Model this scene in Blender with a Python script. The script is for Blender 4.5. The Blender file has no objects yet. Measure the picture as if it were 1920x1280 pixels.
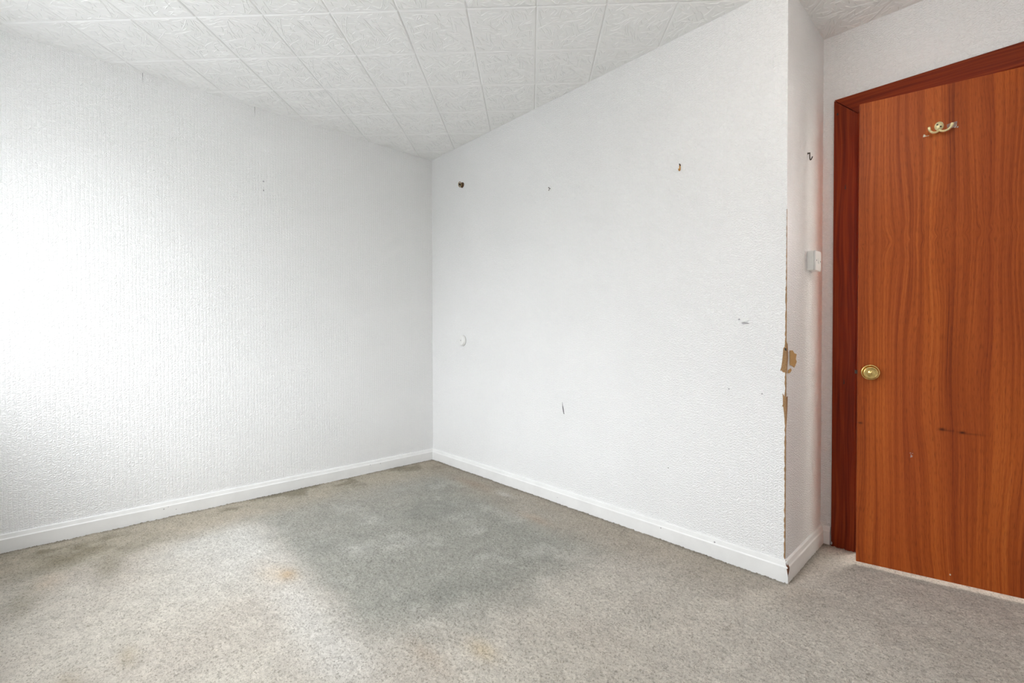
import bpy, bmesh, math, random
import numpy as np
from mathutils import Matrix, Vector

random.seed(7)
scene = bpy.context.scene
C = scene.collection

# ------------------------------------------------------------------ camera
CAM = Vector((3.1623, -2.0783, 0.9942))
YAW, PITCH, ROLL, FPX = math.radians(46.924), math.radians(0.761), math.radians(-0.113), 864.78
fw = Vector((-math.sin(YAW)*math.cos(PITCH), math.cos(YAW)*math.cos(PITCH), -math.sin(PITCH)))
rt = Vector((math.cos(YAW), math.sin(YAW), 0)); up = rt.cross(fw)
rt = rt*math.cos(ROLL) + up*math.sin(ROLL); up = rt.cross(fw)
cd = bpy.data.cameras.new('camera'); cam = bpy.data.objects.new('camera', cd); C.objects.link(cam)
cd.sensor_width = 36; cd.lens = 36*FPX/1920; cd.clip_start = .01
M4 = Matrix((rt, up, -fw)).transposed().to_4x4(); M4.translation = CAM
cam.matrix_world = M4
scene.camera = cam

# ------------------------------------------------------------------ world, daylight, exposure
SKY = 22.5       # brightness of the overcast sky
FILL_LAMP = 27.0      # brightness of the added fill lamp under the ceiling
W = bpy.data.worlds.new('sky'); scene.world = W; W.use_nodes = True
wn = W.node_tree.nodes; wn.clear()
wo = wn.new('ShaderNodeOutputWorld'); wb = wn.new('ShaderNodeBackground'); wb.inputs[1].default_value = SKY
# even overcast sky: three times brighter overhead than at the horizon
wt = wn.new('ShaderNodeTexCoord'); wsx = wn.new('ShaderNodeSeparateXYZ'); wr = wn.new('ShaderNodeValToRGB')
W.node_tree.links.new(wt.outputs['Generated'], wsx.inputs[0]); W.node_tree.links.new(wsx.outputs[2], wr.inputs[0])
wr.color_ramp.elements[0].position = 0.0; wr.color_ramp.elements[0].color = (.325, .338, .350, 1)
wr.color_ramp.elements[1].position = 1.0; wr.color_ramp.elements[1].color = (.94, .975, 1.01, 1)
W.node_tree.links.new(wr.outputs[0], wb.inputs[0])
W.node_tree.links.new(wb.outputs[0], wo.inputs[0])
scene.view_settings.view_transform = 'Standard'; scene.view_settings.look = 'None'
scene.view_settings.gamma = 1; scene.view_settings.use_curve_mapping = False
scene.view_settings.exposure = 0.0

# room dimensions (metres)
L, D, H = 2.559, 0.528, 2.400          # outside corner, alcove depth, ceiling height
E, S = 3.72, -2.72                     # right wall, front (window) wall
WX0, WX1, WZ0, WZ1 = 0.42, 2.35, 0.85, 2.10   # window opening in the front wall

def area_light(name, loc, rot, sx, sy, power, col):
    l = bpy.data.lights.new(name, 'AREA'); l.shape = 'RECTANGLE'; l.size = sx; l.size_y = sy
    l.energy = power; l.color = col
    o = bpy.data.objects.new(name, l); C.objects.link(o); o.location = loc; o.rotation_euler = rot
    return o
# portal in the window opening: emits nothing itself, only steers sampling of the sky
pt = area_light('window_portal', ((WX0+WX1)/2, S-.125, (WZ0+WZ1)/2), (math.radians(90), 0, 0), WX1-WX0, WZ1-WZ0, 1, (1, 1, 1))
pt.data.cycles.is_portal = True

# ------------------------------------------------------------------ helpers
def obj(name, bm, mat, parent=None, smooth=False):
    me = bpy.data.meshes.new(name); bm.normal_update(); bm.to_mesh(me); bm.free()
    return link(name, me, mat, parent, smooth)
def link(name, me, mat, parent=None, smooth=False):
    if mat: me.materials.append(mat)
    if smooth:
        me.polygons.foreach_set('use_smooth', [True]*len(me.polygons))
    o = bpy.data.objects.new(name, me); C.objects.link(o)
    if parent: o.parent = parent
    return o
def struct(o): o['kind'] = 'structure'; return o
def tag(o, label, cat, group=None):
    o['label'] = label; o['category'] = cat
    if group: o['group'] = group
    return o
def empty(name, loc=(0,0,0), rz=0):
    o = bpy.data.objects.new(name, None); C.objects.link(o); o.location = loc; o.rotation_euler = (0,0,rz)
    o.empty_display_size = .05
    return o
def prism(bm, poly, z0, z1):
    """vertical prism over an xy footprint"""
    a = [bm.verts.new((x, y, z0)) for x, y in poly]; b = [bm.verts.new((x, y, z1)) for x, y in poly]
    n = len(poly)
    fs = [bm.faces.new(a[::-1]), bm.faces.new(b)]
    for i in range(n): fs.append(bm.faces.new((a[i], a[(i+1)%n], b[(i+1)%n], b[i])))
    bmesh.ops.recalc_face_normals(bm, faces=fs)
    return fs
def box(bm, x0, x1, y0, y1, z0, z1, bev=0):
    n0 = len(bm.verts)
    prism(bm, [(x0,y0),(x1,y0),(x1,y1),(x0,y1)], z0, z1)
    if bev:
        bm.verts.ensure_lookup_table()
        vs = set(bm.verts[n0:]); es = [e for e in bm.edges if e.verts[0] in vs]
        bmesh.ops.bevel(bm, geom=es, offset=bev, segments=2, affect='EDGES', profile=.5)
def lathe(bm, prof, n=32, M=None):
    """revolve (radius, height) profile about z, then transform"""
    rings = []
    for r, h in prof:
        if r < 1e-6: rings.append([bm.verts.new((0,0,h))])
        else: rings.append([bm.verts.new((r*math.cos(2*math.pi*k/n), r*math.sin(2*math.pi*k/n), h)) for k in range(n)])
    vs = [v for r in rings for v in r]; fs = []
    for a, b in zip(rings, rings[1:]):
        for k in range(n):
            q = (k+1) % n
            if len(a) == 1 and len(b) == 1: continue
            if len(a) == 1: fs.append(bm.faces.new((a[0], b[k], b[q])))
            elif len(b) == 1: fs.append(bm.faces.new((a[k], a[q], b[0])))
            else: fs.append(bm.faces.new((a[k], a[q], b[q], b[k])))
    bmesh.ops.recalc_face_normals(bm, faces=fs)
    if M: bmesh.ops.transform(bm, matrix=M, verts=vs)
def tube(bm, pts, rad, n=10):
    """round tube through points; rad number or list"""
    pts = [Vector(p) for p in pts]; N = len(pts)
    if not hasattr(rad, '__len__'): rad = [rad]*N
    rings = []; ref = Vector((.3, .5, .81)).normalized()
    for i, p in enumerate(pts):
        t = (pts[min(i+1,N-1)]-pts[max(i-1,0)]).normalized()
        a = t.cross(ref).normalized(); b = t.cross(a)
        rings.append([bm.verts.new(p + (a*math.cos(2*math.pi*k/n)+b*math.sin(2*math.pi*k/n))*rad[i]) for k in range(n)])
    fs = []
    for a, b in zip(rings, rings[1:]):
        for k in range(n): fs.append(bm.faces.new((a[k], a[(k+1)%n], b[(k+1)%n], b[k])))
    fs.append(bm.faces.new(rings[0][::-1])); fs.append(bm.faces.new(rings[-1]))
    bmesh.ops.recalc_face_normals(bm, faces=fs)
def bez(p0, p1, p2, p3, n=12):
    P = [Vector(p) for p in (p0,p1,p2,p3)]
    return [P[0]*(1-t)**3+P[1]*3*t*(1-t)**2+P[2]*3*t*t*(1-t)+P[3]*t**3 for t in [i/n for i in range(n+1)]]
def slab(bm, pts, nrm, th):
    """flat polygon (3D points) given a thickness along nrm"""
    nrm = Vector(nrm)
    a = [bm.verts.new(Vector(p)) for p in pts]; b = [bm.verts.new(Vector(p)+nrm*th) for p in pts]
    n = len(pts); fs = [bm.faces.new(a[::-1]), bm.faces.new(b)]
    for i in range(n): fs.append(bm.faces.new((a[i], a[(i+1)%n], b[(i+1)%n], b[i])))
    bmesh.ops.recalc_face_normals(bm, faces=fs)

# ------------------------------------------------------------------ materials
class NT:
    def __init__(s, name):
        s.m = bpy.data.materials.new(name); s.m.use_nodes = True; s.t = s.m.node_tree
        s.b = s.t.nodes['Principled BSDF']
    def n(s, typ, **kw):
        x = s.t.nodes.new(typ)
        for k, v in kw.items(): setattr(x, k, v)
        return x
    def l(s, a, b): s.t.links.new(a, b)
    def math(s, op, a, b=None, c=None):
        x = s.n('ShaderNodeMath', operation=op)
        for i, v in enumerate((a, b, c)):
            if v is None: continue
            if isinstance(v, (int, float)): x.inputs[i].default_value = v
            else: s.l(v, x.inputs[i])
        return x.outputs[0]
    def comb(s, x, y, z):
        c = s.n('ShaderNodeCombineXYZ')
        for i, v in enumerate((x, y, z)):
            if isinstance(v, (int, float)): c.inputs[i].default_value = v
            else: s.l(v, c.inputs[i])
        return c.outputs[0]
    def noise(s, vec, scale, detail=2, rough=.5, dist=0):
        x = s.n('ShaderNodeTexNoise'); s.l(vec, x.inputs['Vector'])
        x.inputs['Scale'].default_value = scale; x.inputs['Detail'].default_value = detail
        x.inputs['Roughness'].default_value = rough; x.inputs['Distortion'].default_value = dist
        return x.outputs[0]
    def ramp(s, fac, stops):
        r = s.n('ShaderNodeValToRGB'); s.l(fac, r.inputs[0]); e = r.color_ramp.elements
        while len(e) < len(stops): e.new(.5)
        for k, (p, c) in zip(e, stops): k.position = p; k.color = (*c, 1)
        return r.outputs[0]
    def mix(s, fac, a, b, mode='MIX'):
        x = s.n('ShaderNodeMix', data_type='RGBA', blend_type=mode)
        for i, v in ((0, fac), (6, a), (7, b)):
            if isinstance(v, (int, float)): x.inputs[i].default_value = v
            elif isinstance(v, tuple): x.inputs[i].default_value = (*v, 1)
            else: s.l(v, x.inputs[i])
        return x.outputs[2]
    def obj(s):
        t = s.n('ShaderNodeTexCoord').outputs['Object']; sp = s.n('ShaderNodeSeparateXYZ'); s.l(t, sp.inputs[0])
        return t, sp.outputs[0], sp.outputs[1], sp.outputs[2]
    def base(s, c, rough=.5, metal=0, spec=.5):
        if isinstance(c, tuple): s.b.inputs['Base Color'].default_value = (*c, 1)
        else: s.l(c, s.b.inputs['Base Color'])
        if isinstance(rough, (int, float)): s.b.inputs['Roughness'].default_value = rough
        else: s.l(rough, s.b.inputs['Roughness'])
        s.b.inputs['Metallic'].default_value = metal; s.b.inputs['Specular IOR Level'].default_value = spec
    def bump(s, h, dist, strength=1.0):
        b = s.n('ShaderNodeBump'); b.inputs['Strength'].default_value = strength
        b.inputs['Distance'].default_value = dist; s.l(h, b.inputs['Height']); s.l(b.outputs[0], s.b.inputs['Normal'])
def lin(r, g, b):
    f = lambda c: (c/255/12.92 if c/255 <= .04045 else ((c/255+.055)/1.055)**2.4)
    return (f(r), f(g), f(b))

def wallpaper():
    t = NT('textured_white_wallpaper'); v, x, y, z = t.obj()
    u = t.math('ADD', x, y)
    warp = t.noise(t.comb(t.math('MULTIPLY', u, 1.0), t.math('MULTIPLY', z, .25), 0.0), 30, 1)
    cu = t.math('MULTIPLY_ADD', u, 1/.0165, t.math('MULTIPLY', warp, .9))
    col = t.math('FLOOR', cu); fr = t.math('FRACT', cu)
    wn_ = t.n('ShaderNodeTexWhiteNoise', noise_dimensions='1D'); t.l(col, wn_.inputs['W'])
    ph = wn_.outputs['Value']
    nz = t.noise(t.comb(t.math('MULTIPLY', u, 70.0), t.math('MULTIPLY', z, 38.0), ph), 1.0, 2)
    rz = t.math('ADD', t.math('MULTIPLY', z, 1/.0115), t.math('ADD', t.math('MULTIPLY', ph, 7.0), t.math('MULTIPLY', nz, 3.6)))
    rung = t.math('SINE', t.math('MULTIPLY', rz, 6.28318))
    rung = t.math('MULTIPLY_ADD', rung, .5, .5)
    edge = t.math('PINGPONG', fr, .5)                       # 0 at the groove, .5 mid column
    edge = t.math('MINIMUM', t.math('MULTIPLY', edge, 4.0), 1.0)
    fine = t.noise(v, 420, 2)
    h = t.math('ADD', t.math('ADD', t.math('MULTIPLY', edge, .24), t.math('MULTIPLY', rung, t.math('MULTIPLY_ADD', edge, .55, .25))), t.math('MULTIPLY', fine, .35))
    big = t.noise(v, 2.0, 3)
    t.base(t.ramp(big, [(.3, (.865, .865, .862)), (.7, (.895, .895, .893))]), .62, 0, .3)
    t.bump(h, .0022, .85)
    return t.m
def paint(name, c, rough=.4, spec=.4, bump=0):
    t = NT(name); v, x, y, z = t.obj()
    n = t.noise(v, 9, 4, .6)
    dirt = t.ramp(n, [(.25, tuple(k*.93 for k in c)), (.6, c)])
    t.base(dirt, rough, 0, spec)
    if bump: t.bump(t.noise(v, 60, 3), bump, .5)
    return t.m
def wood_door():
    t = NT('mahogany_door_veneer'); v, x, y, z = t.obj()
    zz = t.math('ABSOLUTE', t.math('ADD', z, t.math('MULTIPLY_ADD', x, -.03, -1.398)))   # book-matched veneer
    n1 = t.noise(t.comb(t.math('MULTIPLY', x, 4.5), 0.0, t.math('MULTIPLY', zz, 1.0)), 1.0, 1.0)
    n2 = t.noise(t.comb(t.math('MULTIPLY', x, 22.0), 3.0, t.math('MULTIPLY', zz, 9.0)), 1.0, 1)
    near = t.math('POWER', 2.718, t.math('MULTIPLY', zz, -22.0))
    g = t.math('ADD', x, t.math('MULTIPLY_ADD', t.math('SUBTRACT', n1, .5), .13,
              t.math('MULTIPLY', t.math('SUBTRACT', n2, .5), t.math('MULTIPLY_ADD', near, .07, .003))))
    s1 = t.noise(t.comb(t.math('MULTIPLY', g, 46.0), 5.0, t.math('MULTIPLY', zz, .5)), 1.0, 2.5, .6)
    s2 = t.noise(t.comb(t.math('MULTIPLY', g, 190.0), 9.0, t.math('MULTIPLY', zz, 1.4)), 1.0, 2, .6)
    pore = t.noise(t.comb(t.math('MULTIPLY', g, 620.0), 1.0, t.math('MULTIPLY', z, 30.0)), 1.0, 1, .5)
    broad = t.noise(t.comb(t.math('MULTIPLY', g, 7.0), 2.0, t.math('MULTIPLY', zz, .8)), 1.0, 1)
    f = t.math('ADD', t.math('MULTIPLY', s1, .62), t.math('MULTIPLY', s2, .38))
    col = t.ramp(f, [(.30, lin(104, 40, 12)), (.43, lin(150, 68, 22)), (.57, lin(180, 90, 32)), (.74, lin(196, 108, 44))])
    col = t.mix(t.math('MULTIPLY', t.ramp(broad, [(.35, (0,0,0)), (.7, (1,1,1))]), .35), col, lin(140, 56, 28))
    col = t.mix(t.ramp(pore, [(.30, (.4,)*3), (.48, (0,)*3)]), col, lin(84, 34, 14))
    for kx, kz, rx, rz, a in ((.2686-.762, .620, .010, .006, .8), (.327-.762, .614, .009, .005, .9), (.011-.762, .618, .008, .004, .7),
                              (.355-.762, .611, .03, .004, .35), (.285-.762, .617, .02, .003, .35)):
        d = t.math('ADD', t.math('POWER', t.math('ABSOLUTE', t.math('DIVIDE', t.math('SUBTRACT', x, kx), rx)), 2.0),
                   t.math('POWER', t.math('ABSOLUTE', t.math('DIVIDE', t.math('SUBTRACT', z, kz), rz)), 2.0))
        m = t.math('MULTIPLY', t.math('POWER', 2.718, t.math('MULTIPLY', d, -1.0)), a)
        col = t.mix(m, col, lin(45, 16, 8))
    t.base(col, .48, 0, .22)
    t.bump(pore, .0003, .25)
    return t.m
def wood_frame(vertical=True):
    t = NT('dark_mahogany_frame_' + ('upright' if vertical else 'head')); v, x, y, z = t.obj()
    a, b = (x, z) if vertical else (z, x)
    w = t.noise(t.comb(t.math('MULTIPLY', a, 8.0), y, t.math('MULTIPLY', b, 1.5)), 1.0, 2)
    g = t.math('MULTIPLY_ADD', w, .05, a)
    s = t.noise(t.comb(t.math('MULTIPLY', g, 90.0), t.math('MULTIPLY', y, 40.0), t.math('MULTIPLY', b, 2.0)), 1.0, 3, .6)
    col = t.ramp(s, [(.3, lin(84, 24, 6)), (.5, lin(116, 40, 12)), (.7, lin(138, 58, 20))])
    t.base(col, .5, 0, .16)
    return t.m
def metal(name, c, rough, met=1.0):
    t = NT(name); v, *_ = t.obj()
    n = t.noise(v, 120, 3)
    t.base(t.ramp(n, [(.3, tuple(k*.75 for k in c)), (.65, c)]), rough, met)
    return t.m
def plain(name, c, rough=.7, spec=.3, var=.8, scale=150):
    t = NT(name); v, *_ = t.obj()
    n = t.noise(v, scale, 3, .6)
    t.base(t.ramp(n, [(.3, tuple(k*var for k in c)), (.7, c)]), rough, 0, spec)
    return t.m
def carpet_mat():
    t = NT('worn_twist_pile_carpet'); v, x, y, z = t.obj()
    a = t.n('ShaderNodeAttribute', attribute_name='pile_colour')
    n = t.noise(v, 330, 2, .7)
    vo = t.n('ShaderNodeTexVoronoi'); t.l(v, vo.inputs['Vector']); vo.inputs['Scale'].default_value = 210
    sp = t.n('ShaderNodeSeparateColor'); t.l(vo.outputs['Color'], sp.inputs[0])
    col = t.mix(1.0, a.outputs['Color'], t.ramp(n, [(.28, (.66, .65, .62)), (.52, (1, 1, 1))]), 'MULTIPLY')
    col = t.mix(1.0, col, t.ramp(sp.outputs[0], [(.0, (.60, .59, .57)), (.32, (.93, .93, .92)), (1, (1.0, 1.0, 1.0))]), 'MULTIPLY')   # flecked yarn
    t.base(col, .95, 0, .08)
    t.b.inputs['Sheen Weight'].default_value = .15
    t.bump(t.noise(v, 420, 3, .7), .004, .8)
    return t.m
def glass_mat():
    t = NT('window_glass'); nt = t.t
    tr = t.n('ShaderNodeBsdfTransparent'); gl = t.n('ShaderNodeBsdfGlossy'); gl.inputs['Roughness'].default_value = .02
    mx = t.n('ShaderNodeMixShader'); mx.inputs[0].default_value = .06
    t.l(tr.outputs[0], mx.inputs[1]); t.l(gl.outputs[0], mx.inputs[2]); t.l(mx.outputs[0], nt.nodes['Material Output'].inputs[0])
    return t.m

PAPER = wallpaper()
TILE = plain('white_polystyrene_tile', (.87, .87, .86), .7, .25, .98, 30)
SKIRT = paint('white_gloss_paint', (.86, .86, .85), .3, .5)
WHITEP = plain('white_plastic', (.85, .85, .835), .35, .5, .97)
DOORW = wood_door(); FRV = wood_frame(True); FRH = wood_frame(False)
BRASS = metal('polished_brass', (.80, .58, .22), .18)
BRASS2 = metal('pale_lacquered_brass', (1.0, .88, .50), .34, .35)
RUST = plain('rusty_iron', (.14, .075, .035), .7, .3, .35, 300)
DARKM = plain('tarnished_dark_metal', (.055, .04, .03), .5, .4, .6)
BOARD = plain('torn_brown_plasterboard_paper', (.42, .25, .125), .9, .1, .6, 260)
TAN = plain('tan_paper_backing', (.60, .37, .15), .85, .1, .8, 200)
DARKHOLE = plain('dark_torn_hole', (.05, .048, .045), .95, .05, .6)
GREYP = plain('grey_scuffed_paper', (.46, .45, .46), .9, .1, .7, 400)
CARPET = carpet_mat(); GLASS = glass_mat()
CREAM = plain('cream_paint_flake', (.70, .64, .50), .6, .3, .9)
TAPE = plain('old_grey_tape', (.34, .22, .18), .45, .4, .6, 500)
CHIP = plain('bare_brown_wood', (.20, .085, .05), .9, .1, .6, 300)

# ------------------------------------------------------------------ room shell
T = .12; ZT = H + .008           # wall thickness; underside of ceiling slab
def wall(name, polys, mat=PAPER):
    bm = bmesh.new()
    for poly, z0, z1 in polys: prism(bm, poly, z0, z1)
    return struct(obj(name, bm, mat))
wall_left = wall('wall_left', [([(-T, S-T), (0, S), (0, 0), (-T, T)], -.02, ZT)])
wall_back = wall('wall_back', [([(-T, T), (0, 0), (L, 0), (L-T, T)], -.02, ZT)])
wall_return = wall('wall_return', [([(L-T, T), (L, 0), (L, D), (L-T, D+T)], -.02, ZT)])
OX0, OX1, OZ = 2.680, 3.492, 2.012   # structural door opening
wall_alcove = wall('wall_alcove', [([(L-T, D+T), (L, D), (OX0, D), (OX0, D+T)], -.02, ZT),
                                   ([(OX0, D), (OX1, D), (OX1, D+T), (OX0, D+T)], OZ, ZT),
                                   ([(OX1, D), (E, D), (E+T, D+T), (OX1, D+T)], -.02, ZT)])
wall_right = wall('wall_right', [([(E, S), (E+T, S-T), (E+T, D+T), (E, D)], -.02, ZT)])
wall_front = wall('wall_front', [([(-T, S-T), (WX0, S-T), (WX0, S), (0, S)], -.02, ZT),
                                 ([(WX1, S-T), (E+T, S-T), (E, S), (WX1, S)], -.02, ZT),
                                 ([(WX0, S-T), (WX1, S-T), (WX1, S), (WX0, S)], -.02, WZ0),
                                 ([(WX0, S-T), (WX1, S-T), (WX1, S), (WX0, S)], WZ1, ZT)])
bm = bmesh.new(); box(bm, -T, E+T, S-T, 2.0, -.12, -.02); floor = struct(obj('floor', bm, plain('floor_underlay', (.42, .39, .34), .95)))
bm = bmesh.new(); box(bm, -T, E+T, S-T, 2.0, ZT, ZT+.1); ceiling = struct(obj('ceiling', bm, TILE))

# ground outside, a storey below
bm = bmesh.new(); box(bm, -40, 40, -60, S-T-.4, -3.0, -2.8); struct(obj('ground_outside', bm, plain('grey_paving', (.32, .32, .315), .95, .1, .6, 2)))
# added terrace-shaped block, unseen, keeps the lowest sky out of the window
bm = bmesh.new(); slab(bm, [(-30, y, z) for y, z in ((-17, -2.8), (-17, 2.2), (-21, 4.4), (-25, 2.2), (-25, -2.8))], (1,0,0), 60); struct(obj('added_sky_blocker', bm, plain('pale_render', (.52, .52, .51), .9, .1, .7, 3)))
# landing behind the door
HP = plain('landing_white_emulsion', (.80, .78, .74), .7, .2, .97, 20)
bm = bmesh.new(); prism(bm, [(2.0, 1.75), (E+T, 1.75), (E+T, 2.0), (2.0, 2.0)], -.02, ZT); struct(obj('wall_landing_back', bm, HP))
bm = bmesh.new(); prism(bm, [(2.0, D+T), (2.1, D+T), (2.1, 1.75), (2.0, 1.75)], -.02, ZT); struct(obj('wall_landing_left', bm, HP))
bm = bmesh.new(); prism(bm, [(E, D+T), (E+T, D+T), (E+T, 1.75), (E, 1.75)], -.02, ZT); struct(obj('wall_landing_right', bm, HP))
bm = bmesh.new(); box(bm, 2.1, E, D+.02, 1.75, -.02, -.004); struct(obj('floor_landing', bm, plain('landing_carpet', (.66, .64, .60), .95, .1, .8, 300)))
lp = bpy.data.lights.new('landing_light', 'POINT'); lp.energy = 52; lp.color = (1, .97, .94); lp.shadow_soft_size = .15
lo = bpy.data.objects.new('landing_light', lp); C.objects.link(lo); lo.location = (3.05, 1.5, 1.7)

# added fill lamp, unseen above the frame: rose, flex and glowing globe
LX, LY, LZ = 3.05, -.85, 2.17
bm = bmesh.new(); lathe(bm, [(0, 0), (.04, 0), (.04, -.012), (.015, -.03), (0, -.03)], 28, Matrix.Translation((LX, LY, H))); obj('fill_lamp_rose', bm, plain('fill_white_plastic', (.85, .85, .83), .4), ceiling, True)
bm = bmesh.new(); tube(bm, [(LX, LY, H-.02), (LX, LY, LZ+.095)], .004, 8); obj('fill_lamp_flex', bm, plain('fill_white_flex', (.80, .80, .78), .5), ceiling, True)
gm = NT('fill_globe_glow'); gm.base((.9, .88, .84), .5)
gm.b.inputs['Emission Color'].default_value = (1, .94, .86, 1); gm.b.inputs['Emission Strength'].default_value = FILL_LAMP
bm = bmesh.new(); bmesh.ops.create_uvsphere(bm, u_segments=32, v_segments=20, radius=.10, matrix=Matrix.Translation((LX, LY, LZ))); obj('fill_lamp_globe', bm, gm.m, ceiling, True)

# window in the front wall (behind the camera)
win = struct(empty('window_1', ((WX0+WX1)/2, S-.06, WZ0)))
ww, wh = WX1-WX0, WZ1-WZ0
bm = bmesh.new()
for x0, x1, z0, z1 in ((-ww/2, ww/2, 0, .05), (-ww/2, ww/2, wh-.05, wh), (-ww/2, -ww/2+.05, .05, wh-.05), (ww/2-.05, ww/2, .05, wh-.05), (-ww/6-.025, -ww/6+.025, .05, wh-.05), (ww/6-.025, ww/6+.025, .05, wh-.05)):
    box(bm, x0, x1, -.03, .03, z0, z1, .004)
obj('window_frame', bm, WHITEP, win)
for x0, x1 in ((-ww/2+.05, -ww/6-.025), (-ww/6+.025, ww/6-.025), (ww/6+.025, ww/2-.05)):
    bm = bmesh.new(); box(bm, x0, x1, -.003, .003, .05, wh-.05); obj('pane', bm, GLASS, win)
bm = bmesh.new(); box(bm, -ww/2-.04, ww/2+.04, .06, .16, -.03, -.002, .006); obj('window_sill', bm, SKIRT, win)

# ------------------------------------------------------------------ ceiling tiles (laid diagonally)
SU, SV, U0, V0 = .3000, .3050, .211, -1.399
TA = math.radians(44.55)            # direction of u axis
ux, uy = math.cos(TA), math.sin(TA)
# keep the joints where they are near the middle of the visible ceiling
PIV = Vector((.86, -.86)); pu, pv = (PIV.x+PIV.y)/2**.5, (PIV.y-PIV.x)/2**.5
def uv2xy(u, v):
    du, dv = u-pu, v-pv
    return (PIV.x + du*ux - dv*uy, PIV.y + du*uy + dv*ux)
def clip_half(poly, a, b, c):       # keep a*x+b*y<=c
    out = []
    for i in range(len(poly)):
        p, q = poly[i], poly[(i+1) % len(poly)]
        dp, dq = a*p[0]+b*p[1]-c, a*q[0]+b*q[1]-c
        if dp <= 0: out.append(p)
        if dp*dq < 0:
            k = dp/(dp-dq); out.append((p[0]+(q[0]-p[0])*k, p[1]+(q[1]-p[1])*k))
    return out
def clip_rect(poly, x0, x1, y0, y1):
    for a, b, c in ((-1,0,-x0), (1,0,x1), (0,-1,-y0), (0,1,y1)):
        poly = clip_half(poly, a, b, c)
        if len(poly) < 3: return []
    return poly
def inside(x, y): return 0 < x < E and ((S < y < 0) or (0 <= y < D and x > L))
BEV, BD = .006, .004
hu, hv = SU/2, SV/2
def crackle(rng):
    """embossed crackle: short curved strokes that stop where they meet another"""
    lines = []; allp = []
    tries = 0
    while len(lines) < 120 and tries < 2500:
        tries += 1
        x, y = rng.uniform(-hu+.008, hu-.008), rng.uniform(-hv+.008, hv-.008)
        if allp and min((x-a)**2+(y-b)**2 for a, b in allp) < .0068**2: continue
        th = rng.uniform(0, 6.283); k = rng.gauss(0, 7); n = rng.randint(4, 14); pts = [(x, y)]
        for i in range(n):
            th += k*.0085 + rng.gauss(0, .1); x += .0085*math.cos(th); y += .0085*math.sin(th)
            if abs(x) > hu-.007 or abs(y) > hv-.007: break
            pts.append((x, y))
            if allp and min((x-a)**2+(y-b)**2 for a, b in allp) < .0048**2: break
        if len(pts) >= 4: lines.append(pts); allp += pts
    return lines
rng = random.Random(5)
PATTERNS = [crackle(rng) for _ in range(4)]
def tile_mesh(pattern, cu, cv, full):
    verts, faces = [], []
    if full: tr = lambda u, v: (u*ux - v*uy, u*uy + v*ux)
    else: tr = lambda u, v: uv2xy(cu+u, cv+v)
    inn = [(-hu+BEV,-hv+BEV), (hu-BEV,-hv+BEV), (hu-BEV,hv-BEV), (-hu+BEV,hv-BEV)]
    out = [(-hu,-hv), (hu,-hv), (hu,hv), (-hu,hv)]
    polys = [inn] + [[out[i], out[(i+1)%4], inn[(i+1)%4], inn[i]] for i in range(4)]
    def zof(px, py):
        if full: u, v = px*ux+py*uy, -px*uy+py*ux
        else:
            dx, dy = px-PIV.x, py-PIV.y; u, v = dx*ux+dy*uy+pu-cu, -dx*uy+dy*ux+pv-cv
        d = min(hu-abs(u), hv-abs(v))
        return max(0., min(1., (BEV-d)/BEV))*BD
    for pl in polys:
        P = [tr(*q) for q in pl]
        pieces = [P] if full else [c for c in (clip_rect(P, 0, E, S, 0), clip_rect(P, L, E, 0, D)) if len(c) >= 3]
        for Q in pieces:
            b = len(verts); verts += [(x, y, zof(x, y)) for x, y in Q]; faces.append(list(range(b, b+len(Q)))[::-1])
    w, hgt = .0026, .0019
    for pts in pattern:
        run = []
        def flush(run):
            if len(run) < 2: return
            b = len(verts)
            for i, (u, v) in enumerate(run):
                a, c = run[max(i-1,0)], run[min(i+1,len(run)-1)]
                tx, ty = c[0]-a[0], c[1]-a[1]; l = math.hypot(tx, ty) or 1; nx, ny = -ty/l*w, tx/l*w
                e = 0 if i in (0, len(run)-1) else 1
                for (qu, qv, qz) in ((u+nx, v+ny, .0004), (u, v, -hgt*e), (u-nx, v-ny, .0004)):
                    x, y = tr(qu, qv); verts.append((x, y, qz))
            for i in range(len(run)-1):
                k = b+3*i; faces.append((k, k+1, k+4, k+3)); faces.append((k+1, k+2, k+5, k+4))
        for q in pts:
            if full or inside(*tr(*q)): run.append(q)
            else: flush(run); run = []
        flush(run)
    me = bpy.data.meshes.new('ceiling_tile'); me.from_pydata(verts, [], faces); me.update()
    bmt = bmesh.new(); bmt.from_mesh(me)
    for fc in bmt.faces:
        fc.normal_update()
        if fc.normal.z > 0: fc.normal_flip()
    bmt.to_mesh(me); bmt.free()
    me.materials.append(TILE)
    return me
FULL = [tile_mesh(p, 0, 0, True) for p in PATTERNS]
rng = random.Random(11)
for i in range(-12, 16):
    for j in range(-20, 12):
        cu, cv = U0+(i+.5)*SU, V0+(j+.5)*SV
        cs = [uv2xy(cu+a*hu, cv+b*hv) for a, b in ((-1,-1), (1,-1), (1,1), (-1,1))]
        ins = [inside(*c) for c in cs]
        cx, cy = uv2xy(cu, cv)
        if all(ins) and not (min(c[1] for c in cs) < 0 < max(c[1] for c in cs) and min(c[0] for c in cs) < L):
            o = bpy.data.objects.new('ceiling_tile', rng.choice(FULL)); C.objects.link(o)
            o.location = (cx, cy, H + rng.uniform(-.0006, .0006))
            if rng.random() < .5: o.rotation_euler = (0, 0, math.pi)
            o.parent = ceiling
        else:
            if not (clip_rect(cs, 0, E, S, 0) or clip_rect(cs, L, E, 0, D)): continue
            me = tile_mesh(rng.choice(PATTERNS), cu, cv, False)
            o = bpy.data.objects.new('ceiling_tile', me); C.objects.link(o); o.location = (0, 0, H + rng.uniform(-.0005, .0005)); o.parent = ceiling

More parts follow.
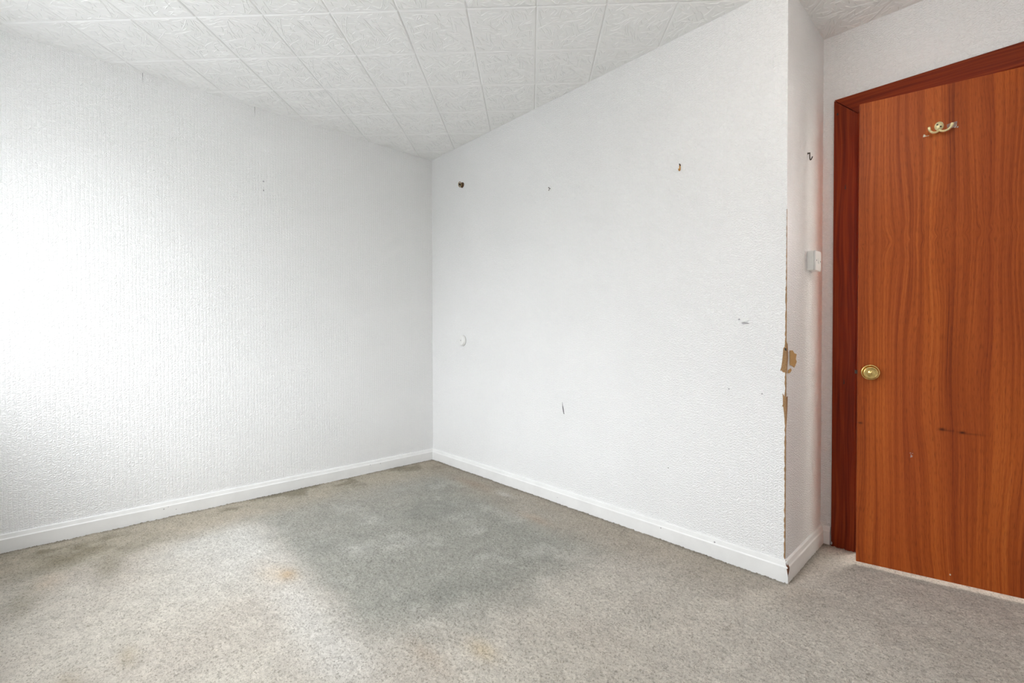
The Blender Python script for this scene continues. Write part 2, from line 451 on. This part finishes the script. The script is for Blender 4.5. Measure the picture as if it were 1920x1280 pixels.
# ------------------------------------------------------------------ skirting boards
PROF = [(0, .080), (.006, .080), (.009, .0775), (.0125, .0615), (.0145, .0590), (.016, .0565), (.016, -.02), (0, -.02)]
def skirting(name, start, end):
    bm = bmesh.new(); a, b = [], []
    for o_, z in PROF:
        a.append(bm.verts.new((*start(o_), z))); b.append(bm.verts.new((*end(o_), z)))
    n = len(PROF); fs = [bm.faces.new(a), bm.faces.new(b[::-1])]
    for i in range(n): fs.append(bm.faces.new((a[i], b[i], b[(i+1)%n], a[(i+1)%n])))
    bmesh.ops.recalc_face_normals(bm, faces=fs)
    return struct(obj(name, bm, SKIRT))
AX0, AX1 = 2.606, 3.585            # outer edges of the architrave
bb_left = skirting('baseboard_left', lambda o: (o, S+o), lambda o: (o, -o))
bb_back = skirting('baseboard_back', lambda o: (o, -o), lambda o: (L+o, -o))
bb_return = skirting('baseboard_return', lambda o: (L+o, -o), lambda o: (L+o, D-o))
bb_alcove = skirting('baseboard_alcove', lambda o: (L+o, D-o), lambda o: (AX0-.006, D-o))
skirting('baseboard_right', lambda o: (E-o, D-.005), lambda o: (E-o, S+o))
skirting('baseboard_front', lambda o: (E-o, S+o), lambda o: (o, S+o))
# knocked corner of the skirting: bare wood
bm = bmesh.new()
slab(bm, [(L+.0165, -.0165, .030), (L+.0165, -.009, .036), (L+.0165, -.002, .046), (L+.0165, .000, .056), (L+.0165, -.012, .060), (L+.0165, -.0165, .058)], (1,0,0), -.001)
slab(bm, [(L+.0165, -.0165, .022), (L+.0165, -.0165, .058), (L+.011, -.0165, .054), (L+.014, -.0165, .036)], (0,-1,0), -.001)
slab(bm, [(L+.0160, -.0162, .058), (L+.0160, .000, .0575), (L+.004, -.001, .0812), (L+.003, -.006, .0815), (L+.009, -.0162, .066)], (.7,-.1,.7), .0008)
obj('chipped_wood', bm, CHIP, bb_return)['label'] = 'bare brown wood where paint is knocked off the corner'
for (x, z, r) in ((2.28, .066, .004), (2.02, .052, .003), (1.35, .03, .0025)):
    bm = bmesh.new(); lathe(bm, [(0, .0006), (r, 0)], 7, Matrix.Translation((x, -.0166 if z < .056 else -.0128, z)) @ Matrix.Rotation(math.pi/2, 4, 'X')); obj('paint_chip', bm, GREYP, bb_back)
for (y, z, r) in ((-1.755, .045, .0035), (-1.70, .03, .0025), (-.55, .055, .003), (-.47, .05, .003), (-1.735, .052, .002)):
    bm = bmesh.new(); lathe(bm, [(0, .0006), (r, 0)], 7, Matrix.Translation((.0166, y, z)) @ Matrix.Rotation(math.pi/2, 4, 'Y')); obj('paint_chip', bm, GREYP, bb_left)

# ------------------------------------------------------------------ carpet
def smooth_noise(x, y, s, seed):
    r = np.random.RandomState(seed); G = r.rand(256, 256)
    u, v = x/s, y/s; i, j = np.floor(u).astype(int), np.floor(v).astype(int); a, b = u-i, v-j
    a, b = a*a*(3-2*a), b*b*(3-2*b); g = lambda p, q: G[p % 256, q % 256]
    return (g(i,j)*(1-a)+g(i+1,j)*a)*(1-b)+(g(i,j+1)*(1-a)+g(i+1,j+1)*a)*b
def fbm(x, y, s, seed, o=4):
    t = 0; w = 0
    for k in range(o): t = t + smooth_noise(x, y, s/2**k, seed+k)*.55**k; w += .55**k
    return t/w
def sstep(a, b, t):
    t = np.clip((t-a)/(b-a), 0, 1); return t*t*(3-2*t)
def cells(x, y, s, seed):
    r = np.random.RandomState(seed); JX, JY, JH = r.rand(512,512), r.rand(512,512), r.rand(512,512)
    i, j = np.floor(x/s).astype(int), np.floor(y/s).astype(int)
    f1 = np.full(x.shape, 9.); f2 = np.full(x.shape, 9.); hh = np.zeros(x.shape)
    for di in (-1,0,1):
        for dj in (-1,0,1):
            p, q = (i+di) % 512, (j+dj) % 512
            d = np.hypot(x/s-(i+di+JX[p,q]), y/s-(j+dj+JY[p,q]))
            m = d < f1
            f2 = np.where(m, f1, np.minimum(f2, d)); hh = np.where(m, JH[p,q], hh); f1 = np.where(m, d, f1)
    return f1, f2, hh
def carpet():
    st = .0042
    xs = np.arange(0, E+.0001, st); ys = np.arange(S, D+.02, st)
    X, Y = np.meshgrid(xs, ys); nx, ny = len(xs), len(ys)
    r = np.random.RandomState(3)
    x = X + r.uniform(-.0015, .0015, X.shape); y = Y + r.uniform(-.0015, .0015, X.shape)
    x[:,0] = 0; x[:,-1] = E; y[0,:] = S; y[-1,:] = ys[-1]
    # lumps of twisted tufts, combed a little along one diagonal
    wx, wy = x + .006*(smooth_noise(x, y, .03, 40)-.5), y + .006*(smooth_noise(x, y, .03, 41)-.5)
    a = .75 + 0*x
    p, q = (wx*math.cos(a[0,0])+wy*math.sin(a[0,0])), (-wx*math.sin(a[0,0])+wy*math.cos(a[0,0]))
    f1, f2, hh = cells(p*.85, q, .0098, 50)
    z = np.minimum(f2-f1, .55)*.0075 + hh*.0022 + (fbm(x, y, .12, 60, 3)-.5)*.006 - .008
    # colours
    c = lambda *k: np.array(lin(*k))
    base, pale, grey, brown, blue = c(202,194,183), c(208,202,191), c(164,163,154), c(188,177,157), c(224,223,219)
    n1, n2, n3, n4 = fbm(x,y,.9,1), fbm(x,y,.28,11), fbm(x,y,.12,21,3), fbm(x,y,.5,31)
    col = np.empty(x.shape+(3,)); col[:] = base
    def lay(c_, m): col[:] = col*(1-m[...,None]) + c_*m[...,None]
    lay(pale, sstep(.40, .62, n2*.5+n4*.5)*.7)
    wob = (n2-.5)*.35 + (n3-.5)*.12
    # the greyer rectangle where furniture kept the carpet from fading
    m = sstep(-1.50, -1.30, y+wob*.45)*(1-sstep(1.65, 2.12, x+wob*.8+ .12*sstep(-.9,-1.4,y)))
    m *= 1-.55*sstep(-.55, -.12, y+wob*.7)*sstep(.75, 1.35, x)
    m *= .70+.45*sstep(.1, 1.1, x)
    lay(grey, np.clip(m*(.92+.5*(n2-.45)), 0, 1))
    lay(c(206,205,198), m*sstep(.50, .72, n3*.6+n2*.4)*.36)
    lay(c(148,148,140), m*sstep(.54, .70, n4*.5+fbm(x,y,.3,71)*.5)*.55)
    # pale band beside it
    b = np.exp(-((y+1.50+wob*.12)/.085)**2)*sstep(.2, .6, x)*(1-sstep(1.75, 2.05, x))
    lay(blue, b*.5)
    b = np.exp(-((y+1.62+wob*.4)/.2)**2)*sstep(.25, .5, x)*(1-sstep(.8, 1.3, x))
    lay(blue, b*.5)
    # grubby strips by the skirting
    e = 1-sstep(.10, .50, x+wob*.5+ .1*sstep(-1.2,-2.0,y)*-1)
    lay(brown, e*.75); lay(c(134,126,104), e*sstep(.48, .66, n3*.5+n2*.5)*.8)
    e = (1-sstep(.05, .42, -y+wob*.45))*(1-.2*sstep(2.2,2.6,x))*(y < 0)
    lay(c(176,163,146), e*.65)
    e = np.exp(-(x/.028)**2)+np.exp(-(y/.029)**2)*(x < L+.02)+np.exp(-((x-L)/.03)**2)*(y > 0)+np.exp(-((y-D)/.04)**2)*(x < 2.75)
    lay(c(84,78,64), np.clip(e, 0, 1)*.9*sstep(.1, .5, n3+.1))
    lay(c(216,209,199), sstep(2.3, 2.9, x+wob*.5)*.8)          # pile colour lightened by the door, standing in for missing light
    # individual stains
    for sx, sy, rx, ry, cc, am in ((1.12,-1.455,.055,.035,(188,154,104),.65), (1.05,-1.50,.14,.06,(206,184,156),.4), (.53,-2.185,.10,.05,(200,176,150),.4),
                                   (2.035,-1.155,.06,.035,(198,176,134),.5), (1.95,-1.30,.10,.03,(186,164,140),.4), (1.018,-.144,.07,.03,(214,212,206),.7),
                                   (.72,-.16,.20,.05,(176,154,132),.5), (.811,-.92,.12,.05,(200,199,192),.4), (1.113,-1.149,.09,.05,(200,199,192),.4),
                                   (.51,-2.0,.15,.05,(128,120,96),.5), (.62,-2.25,.16,.05,(132,124,100),.5), (.28,-2.1,.10,.12,(134,124,100),.5),
                                   (1.30,-1.98,.06,.025,(160,146,116),.5), (1.36,-2.12,.08,.03,(158,144,114),.45), (1.42,-.28,.12,.04,(182,158,134),.5), (2.3,-.95,.3,.2,(188,180,168),.4)):
        lay(c(*cc), np.exp(-((x-sx)/rx)**2-((y-sy)/ry)**2)*am*np.clip(.35+1.3*n3, 0, 1))
    col *= (.90+.2*fbm(x,y,.05,91,2)+.16*(hh-.5))[...,None]
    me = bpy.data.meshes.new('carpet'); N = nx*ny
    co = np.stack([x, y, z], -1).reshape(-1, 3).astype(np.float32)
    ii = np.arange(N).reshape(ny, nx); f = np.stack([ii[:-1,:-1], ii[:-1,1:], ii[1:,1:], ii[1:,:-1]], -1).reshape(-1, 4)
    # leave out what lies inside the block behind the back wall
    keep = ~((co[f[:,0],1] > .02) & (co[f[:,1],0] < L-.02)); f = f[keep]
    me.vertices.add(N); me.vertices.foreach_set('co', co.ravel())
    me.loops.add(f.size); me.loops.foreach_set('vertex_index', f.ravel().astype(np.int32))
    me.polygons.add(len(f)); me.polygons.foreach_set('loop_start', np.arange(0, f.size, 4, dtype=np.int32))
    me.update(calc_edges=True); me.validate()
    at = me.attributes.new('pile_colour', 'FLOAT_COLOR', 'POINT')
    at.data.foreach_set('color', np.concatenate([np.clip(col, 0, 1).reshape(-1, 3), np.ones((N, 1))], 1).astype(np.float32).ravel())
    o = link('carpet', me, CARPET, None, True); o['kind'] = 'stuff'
    tag(o, 'worn grey beige fitted carpet with a greyer unfaded rectangle and small rusty stains', 'carpet')
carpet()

# ------------------------------------------------------------------ door frame and door
trim = struct(empty('trim_1', (2.7, D, 0)))
def part(name, bm, mat, parent):
    """mesh given in world coordinates, parented to an unrotated empty"""
    bmesh.ops.translate(bm, vec=-Vector(parent.location), verts=bm.verts); return obj(name, bm, mat, parent)
AW = .090; AY0 = D-.018; IX0, IX1, IZ = AX0+AW, AX1-AW, 2.000; AZ = IZ+AW
def board(name, poly, y0, y1, mat):
    bm = bmesh.new(); slab(bm, [(x, y1, z) for x, z in poly], (0,-1,0), y1-y0)
    es = [e for e in bm.edges]; bmesh.ops.bevel(bm, geom=es, offset=.0012, segments=1, affect='EDGES')
    return part(name, bm, mat, trim)
board('architrave', [(AX0,-.02), (IX0,-.02), (IX0,IZ-.002), (AX0,AZ-.002)], AY0, D, FRV)
board('architrave', [(AX1,-.02), (AX1,AZ-.002), (IX1,IZ-.002), (IX1,-.02)], AY0, D, FRV)
board('architrave', [(AX0+.0006,AZ+.0006), (IX0+.001,IZ+.001), (IX1-.001,IZ+.001), (AX1-.0006,AZ+.0006)], AY0, D, FRH)
for x0, x1 in ((OX0, OX0+.024), (OX1-.024, OX1)):
    bm = bmesh.new(); box(bm, x0, x1, AY0+.004, D+T, -.02, OZ-.012); part('door_lining', bm, FRV, trim)
bm = bmesh.new(); box(bm, OX0, OX1, AY0+.004, D+T, OZ-.012, OZ); part('door_lining', bm, FRH, trim)
for x0, x1 in ((OX0+.024, OX0+.036), (OX1-.036, OX1-.024)):
    bm = bmesh.new(); box(bm, x0, x1, D+.03, D+.065, -.02, OZ-.012, .001); part('door_stop', bm, FRV, trim)
bm = bmesh.new(); box(bm, OX0+.036, OX1-.036, D+.03, D+.065, OZ-.060, OZ-.012, .001); part('door_stop', bm, FRH, trim)
for (x, z, w, h) in ((2.6195, 2.022, .004, .006), (2.652, 1.677, .002, .012), (2.652, .777, .002, .013)):
    bm = bmesh.new(); slab(bm, [(x-w, AY0-.0003, z-h), (x+w, AY0-.0003, z-h*.8), (x+w*.3, AY0-.0003, z+h), (x-w*.5, AY0-.0003, z+h*.6)], (0,-1,0), .0004)
    part('dark_knot', bm, DARKHOLE, trim)
bm = bmesh.new(); slab(bm, [(AX0+.001, AY0-.0005, .000), (AX0+.005, AY0-.0005, .004), (AX0+.0045, AY0-.0005, .012), (AX0+.002, AY0-.0005, .016)], (0,-1,0), .0005)
part('paint_flake', bm, WHITEP, trim)

ANG = math.radians(11.66)
door = struct(empty('door_1', (3.4781, .5010, 0), ANG))     # at the hinge; leaf runs along local -x, room side is local -y
DW, DT, DZ0, DZ1 = .762, .035, .021, 1.971
bm = bmesh.new(); box(bm, -DW, 0, 0, DT, DZ0, DZ1, .0012); leaf = obj('door_leaf', bm, DOORW, door)
sd = lambda s: s-DW
RX = Matrix.Rotation(math.pi/2, 4, 'X')                      # lathe z axis -> local -y
def onleaf(s, z): return Matrix.Translation((sd(s), 0, z)) @ RX
bm = bmesh.new(); lathe(bm, [(0, 0), (.033, 0), (.033, .003), (.031, .006), (.027, .007), (.025, .004), (.0, .004)], 40, onleaf(.0435, .8352))
rose = obj('knob_rose', bm, BRASS, door, True)
bm = bmesh.new(); lathe(bm, [(.0, .004), (.012, .004), (.011, .016), (.016, .022), (.0245, .028), (.0258, .034), (.0248, .038), (.0222, .0395), (.020, .0388), (.004, .0365), (.0035, .0375), (.0, .0372)], 40, onleaf(.0435, .8352))
knob = obj('door_knob', bm, BRASS, door, True); knob['label'] = 'round brass door knob with a dished face'
bm = bmesh.new(); box(bm, -DW-.009, -DW+.004, .010, .024, .826, .842, .002); obj('latch_bolt', bm, DARKM, door)
# hinges on the far edge
for z in (.22, 1.0, 1.76):
    bm = bmesh.new(); tube(bm, [(.004, -.003, z-.04), (.004, -.003, z+.04)], .005, 10); obj('hinge', bm, BRASS, door, True)
# scuffs
bm = bmesh.new()
for (s, z, w, h) in ((.1775,.5, .004,.005), (.1745,.513,.003,.0015), (.181,.512,.002,.0015), (.176,.506,.0012,.003)):
    slab(bm, [(sd(s-w), -.0002, z-h), (sd(s+w*.6), -.0002, z-h*.7), (sd(s+w), -.0002, z+h*.5), (sd(s-w*.2), -.0002, z+h)], (0,-1,0), .0004)
obj('scuff', bm, plain('pale_scuff', (.50,.36,.30), .8, .2, .6, 600), door)
bm = bmesh.new(); slab(bm, [(sd(.294),-.0002,.049), (sd(.298),-.0002,.048), (sd(.299),-.0002,.053), (sd(.295),-.0002,.055)], (0,-1,0), .0005); obj('paint_flake', bm, CREAM, door)
# remnants of a sticky strip either side of the coat hook
bm = bmesh.new(); slab(bm, [(sd(.2055),-.0002,1.7885), (sd(.213),-.0002,1.7885), (sd(.2125),-.0002,1.795), (sd(.2085),-.0002,1.799), (sd(.206),-.0002,1.795)], (0,-1,0), .0012)
slab(bm, [(sd(.213),-.0002,1.7895), (sd(.223),-.0002,1.7895), (sd(.2235),-.0002,1.7925), (sd(.2185),-.0002,1.7905), (sd(.213),-.0002,1.7925)], (0,-1,0), .0008)
obj('tape_scrap', bm, CREAM, door).location = (-.002, 0, -.0065)
bm = bmesh.new(); slab(bm, [(sd(.276),-.0002,1.806), (sd(.290),-.0002,1.803), (sd(.303),-.0002,1.806), (sd(.305),-.0002,1.826), (sd(.288),-.0002,1.824), (sd(.275),-.0002,1.820)], (0,-1,0), .0004)
obj('tape_scrap', bm, TAPE, door).location = (-.002, 0, -.0065)
bm = bmesh.new()
for (s, z, w) in ((.299,1.8045,.0028), (.3055,1.803,.0025), (.302,1.810,.0016)):
    slab(bm, [(sd(s-w),-.0007,z-.003), (sd(s+w*.7),-.0007,z-.002), (sd(s+w),-.0007,z+.003), (sd(s-w*.4),-.0007,z+.002)], (0,-1,0), .0006)
obj('paint_flake', bm, plain('grey_adhesive', (.50,.47,.42), .7, .3, .7, 500), door).location = (-.002, 0, -.0065)

# ------------------------------------------------------------------ coat hook on the door
HD = Matrix.Translation(door.location) @ Matrix.Rotation(ANG, 4, 'Z')
hook = empty('coat_hook'); hook.matrix_world = HD @ Matrix.Translation((sd(.2505), 0, 1.7935))
tag(hook, 'small brass double coat hook with oval plate on the brown door', 'coat hook')
bm = bmesh.new(); n = 28; ring = []
prof = []
for k in range(n):
    a = 2*math.pi*k/n; w = .0135*(1+.10*math.sin(a)) - (.003 if math.sin(a) < -.5 else 0)
    prof.append((w*math.cos(a), .018 + .019*math.sin(a)))
slab(bm, [(x, 0, z) for x, z in prof], (0,-1,0), .004)
bmesh.ops.bevel(bm, geom=[e for e in bm.edges if all(v.co.y < -.003 for v in e.verts)], offset=.0014, segments=2, affect='EDGES')
obj('backplate', bm, BRASS2, hook, True)
for sgn in (-1, 1):
    bm = bmesh.new()
    pts = bez((0, -.004, .004), (sgn*.010, -.016, -.014), (sgn*.033, -.030, -.012), (sgn*.0335, -.034, .013), 16)
    rr_ = [.0042]*12 + [.0040, .0042, .0048, .0050, .0036]
    tube(bm, pts, rr_, 12); obj('hook_arm', bm, BRASS2, hook, True)
for (x, z) in ((-.0055, .0255), (.0045, .0165)):
    bm = bmesh.new(); lathe(bm, [(0, .0052), (.0022, .005), (.0032, .0042), (.0032, .003)], 14, Matrix.Translation((x, 0, z)) @ RX); obj('screw', bm, DARKM, hook, True)

# ------------------------------------------------------------------ light switch on the return wall
sw = empty('light_switch', (L, .3185, 1.3215)); tag(sw, 'square white plastic light switch on a surface box in the alcove', 'light switch')
bm = bmesh.new(); box(bm, 0, .026, -.043, .043, -.043, .043, .003); obj('surface_box', bm, WHITEP, sw, False)
bm = bmesh.new(); box(bm, .0265, .034, -.0435, .0435, -.0435, .0435, .0025); obj('face_plate', bm, WHITEP, sw)
bm = bmesh.new(); prism(bm, [(.0335, -.0075), (.0375, -.0075), (.0375, .0075), (.0335, .0075)], -.012, .012)
for v_ in bm.verts:
    if v_.co.x > .036 and v_.co.z > 0: v_.co.x -= .003
obj('rocker', bm, WHITEP, sw)
for y in (-.030, .030):
    bm = bmesh.new(); lathe(bm, [(0, .0008), (.0028, .0006), (.003, 0)], 12, Matrix.Translation((.034, y, 0)) @ Matrix.Rotation(math.pi/2, 4, 'Y')); obj('screw', bm, DARKM, sw, True)

# ------------------------------------------------------------------ fittings left on the walls
RB = Matrix.Rotation(math.pi/2, 4, 'X')                       # out of the back wall (-y)
jb = empty('junction_box', (.4046, 0, .957)); tag(jb, 'small round white plastic cover box low on the white back wall', 'junction box')
bm = bmesh.new(); lathe(bm, [(0, 0), (.041, 0), (.041, .012), (.0395, .014), (0, .014)], 40, RB); obj('base', bm, WHITEP, jb, True)
bm = bmesh.new(); lathe(bm, [(.0385, .014), (.0375, .020), (.034, .0225), (.010, .023), (.006, .0215), (.0, .0215)], 40, RB); obj('cover', bm, WHITEP, jb, True)
bm = bmesh.new(); lathe(bm, [(0, .0232), (.003, .023), (.0042, .0215)], 14, RB); obj('screw', bm, GREYP, jb, True)

wh_ = empty('wall_hook', (.4046, 0, 2.108)); tag(wh_, 'rusty brown ringed hook high on the back wall beside the room corner', 'hook')
bm = bmesh.new(); lathe(bm, [(0, 0), (.020, 0), (.020, .003), (.016, .006), (0, .006)], 24, RB); obj('wall_plate', bm, RUST, wh_, True)
bm = bmesh.new(); tube(bm, [(0, -.004, 0), (0, -.012, 0), (.001, -.020, -.003), (.002, -.025, -.002), (.002, -.027, .007)], [.009, .008, .0075, .007, .006], 12); obj('stub', bm, DARKM, wh_, True)
bm = bmesh.new(); tube(bm, [(-.006+.016*math.cos(a), -.018-.004*math.sin(a), .002+.017*math.sin(a)) for a in [2*math.pi*k/20 for k in range(21)]], .003, 8); obj('ring', bm, metal('aged_brass', (.42, .28, .12), .45), wh_, True)

ph = empty('picture_hook', (2.105, 0, 1.786)); tag(ph, 'small brass picture hook nailed high on the back wall', 'picture hook')
bm = bmesh.new()
P = [(-.0035, 0, .014), (.0035, 0, .014), (.0035, 0, -.012), (-.0035, 0, -.012)]
slab(bm, P, (0,-1,0), .0016)
tube(bm, bez((0,-.001,-.010), (0,-.002,-.018), (0,-.012,-.018), (0,-.012,-.008), 8), .003, 8)
obj('hook_strip', bm, metal('brown_brass', (.55, .30, .10), .4), ph)
bm = bmesh.new(); tube(bm, [(.002, -.001, .008), (.003, -.012, .013)], .0024, 8); obj('nail', bm, DARKM, ph)

bm = bmesh.new(); tube(bm, [(0, 0, 0), (0, -.014, .003), (.001, -.016, .004)], [.0016, .0016, .0035], 8); tube(bm, bez((0,-.008,.002), (0,-.009,-.008), (0,-.016,-.018), (0,-.016,-.010), 8), .0016, 8)
o = obj('nail_hook', bm, DARKM); o.location = (1.281, 0, 1.877); tag(o, 'tiny dark bent nail in the middle of the back wall near the ceiling', 'nail')

bm = bmesh.new()
tube(bm, [(0, 0, .014), (.008, 0, .014)], .0026, 10)
tube(bm, [(.008, 0, .016)] + bez((.008, 0, .014), (.007, 0, -.020), (.011, 0, -.026), (.018, 0, -.004), 12) , .0022, 10)
lathe(bm, [(0, 0), (.0045, 0), (.0045, .0015), (.003, .0025), (0, .0025)], 14, Matrix.Translation((0, 0, .014)) @ Matrix.Rotation(math.pi/2, 4, 'Y'))
o = obj('screw_hook', bm, DARKM, None, True); o.location = (L, .278, 1.781); tag(o, 'small dark cup hook screwed into the alcove wall above the light switch', 'hook')

# ------------------------------------------------------------------ damage to the wallpaper (parts of the walls)
def jag(z0, z1, step, f, seed):
    r = random.Random(seed); n = max(2, int((z1-z0)/step)); return [(z0+(z1-z0)*i/n, f(i/n)*r.uniform(.55, 1.45)) for i in range(n+1)]
# bare edge of the outside corner
zs = jag(.085, 1.50, .009, lambda t: (.0036 if t < .6 else .0036*(1-(t-.6)/.4)+.0008), 1)
bm = bmesh.new(); e = .0007; prev = None
for i, (z, w) in enumerate(zs):
    r_ = random.Random(100+i); w2 = w*r_.uniform(.5, 1.1)
    ring = [bm.verts.new(p) for p in ((L-w, .0005, z), (L-w, -e, z), (L+e*.3, -e, z), (L+e, -e*.3, z), (L+e, w2, z), (L-.0005, w2, z))]
    if prev:
        for k in range(5): bm.faces.new((prev[k], prev[k+1], ring[k+1], ring[k]))
    prev = ring
bmesh.ops.recalc_face_normals(bm, faces=bm.faces[:])
o = obj('exposed_corner_edge', bm, BOARD, wall_back); o['label'] = 'bare brown edge where wallpaper is worn off the corner'
# two larger torn places
bm = bmesh.new(); y = -.0008
slab(bm, [(L+.0008, y, .968), (L-.002, y, .950), (L-.010, y, .940), (L-.0115, y, .915), (L-.014, y, .885), (L-.017, y, .862), (L-.021, y, .848), (L-.016, y, .850), (L-.011, y, .843), (L-.004, y, .842), (L+.0008, y, .838)], (0,-1,0), .0012)
slab(bm, [(L+.0008, -.0020, .968), (L+.0008, .004, .962), (L+.0008, .012, .955), (L+.0008, .016, .930), (L+.0008, .018, .90), (L+.0008, .010, .862), (L+.0008, .006, .840), (L+.0008, -.0020, .838)], (1,0,0), .0012)
obj('torn_patch', bm, BOARD, wall_back)['label'] = 'torn brown patch at the corner'
bm = bmesh.new(); slab(bm, [(L-.006, -.0021, .941), (L+.001, -.0021, .940), (L+.001, -.0021, .928), (L-.003, -.0021, .932)], (0,-1,0), .0006); obj('dark_hole', bm, DARKHOLE, wall_back)
bm = bmesh.new()
slab(bm, [(L+.0006, .040, .930), (L+.0006, .075, .930), (L+.0006, .095, .918), (L+.0006, .128, .912), (L+.0006, .118, .893), (L+.0006, .130, .880), (L+.0006, .100, .858), (L+.0006, .070, .866), (L+.0006, .044, .870)], (1,0,0), .002)
slab(bm, [(L+.0006, .020, .850), (L+.0006, .055, .856), (L+.0006, .062, .847), (L+.0006, .040, .838), (L+.0006, .018, .838)], (1,0,0), .002)
obj('peeled_backing', bm, TAN, wall_return)['label'] = 'tan paper backing peeled open beside the corner'
bm = bmesh.new()
slab(bm, [(L+.0008, y, .742), (L-.004, y, .745), (L-.012, y, .757), (L-.0105, y, .740), (L-.010, y, .712), (L-.013, y, .706), (L-.009, y, .702), (L-.006, y, .676), (L-.003, y, .640), (L+.0008, y, .610)], (0,-1,0), .0012)
slab(bm, [(L+.0008, -.0020, .742), (L+.0008, .016, .745), (L+.0008, .014, .70), (L+.0008, .008, .66), (L+.0008, -.0020, .610)], (1,0,0), .0012)
obj('torn_patch', bm, BOARD, wall_back)
# gash, scuffs, screw holes
bm = bmesh.new(); slab(bm, [(1.3750, -.0010, .601), (1.3790, -.0010, .580), (1.3850, -.0010, .560), (1.3890, -.0010, .536), (1.3930, -.0010, .530), (1.3865, -.0010, .531), (1.3815, -.0010, .548), (1.3765, -.0010, .572)], (0,-1,0), .0008)
obj('gash', bm, plain('grey_gash', (.10, .10, .11), .95, .05, .6, 500), wall_back)['label'] = 'dark grey gash in the wallpaper'
bm = bmesh.new()
slab(bm, [(2.385, -.001, 1.046), (2.398, -.001, 1.049), (2.412, -.001, 1.047), (2.420, -.001, 1.044), (2.405, -.001, 1.041), (2.392, -.001, 1.042)], (0,-1,0), .0015)
slab(bm, [(2.372, -.001, 1.062), (2.378, -.001, 1.065), (2.382, -.001, 1.060), (2.376, -.001, 1.058)], (0,-1,0), .0012)
obj('scuff', bm, GREYP, wall_back)
bm = bmesh.new(); slab(bm, [(2.386, -.001, 1.063), (2.400, -.001, 1.066), (2.416, -.001, 1.064), (2.418, -.001, 1.056), (2.402, -.001, 1.053), (2.388, -.001, 1.055)], (0,-1,0), .003); obj('loose_flake', bm, WHITEP, wall_back)
for yy, zz_ in ((-1.2371, 1.955), (-1.2376, 1.899)):
    bm = bmesh.new(); lathe(bm, [(0, .0006), (.003, .0008), (.0045, 0)], 10, Matrix.Translation((.0006, yy, zz_)) @ Matrix.Rotation(math.pi/2, 4, 'Y')); obj('screw_hole', bm, GREYP, wall_left)
for xx, zz_ in ((2.47, .748), (2.335, .757), (2.05, .35)):
    bm = bmesh.new(); lathe(bm, [(0, .0006), (.0018, .0007), (.003, 0)], 10, Matrix.Translation((xx, -.0008, zz_)) @ RB); obj('screw_hole', bm, GREYP, wall_back)
# lifting paper seams near the ceiling of the left wall
for yy, ln in ((-1.8205, .075), (-1.2815, .06)):
    bm = bmesh.new(); slab(bm, [(.0012, yy, H), (.0012, yy+.05, H), (.0012, yy+.05, H-ln*2.2), (.0012, yy+.004, H-ln*2.2), (.0030, yy, H-ln)], (1,0,0), .0012); obj('lifted_seam', bm, PAPER, wall_left)
    bm = bmesh.new(); slab(bm, [(.0006, yy-.003, H), (.0006, yy+.001, H), (.0006, yy+.0005, H-ln)], (1,0,0), .0008); obj('open_joint', bm, GREYP, wall_left)
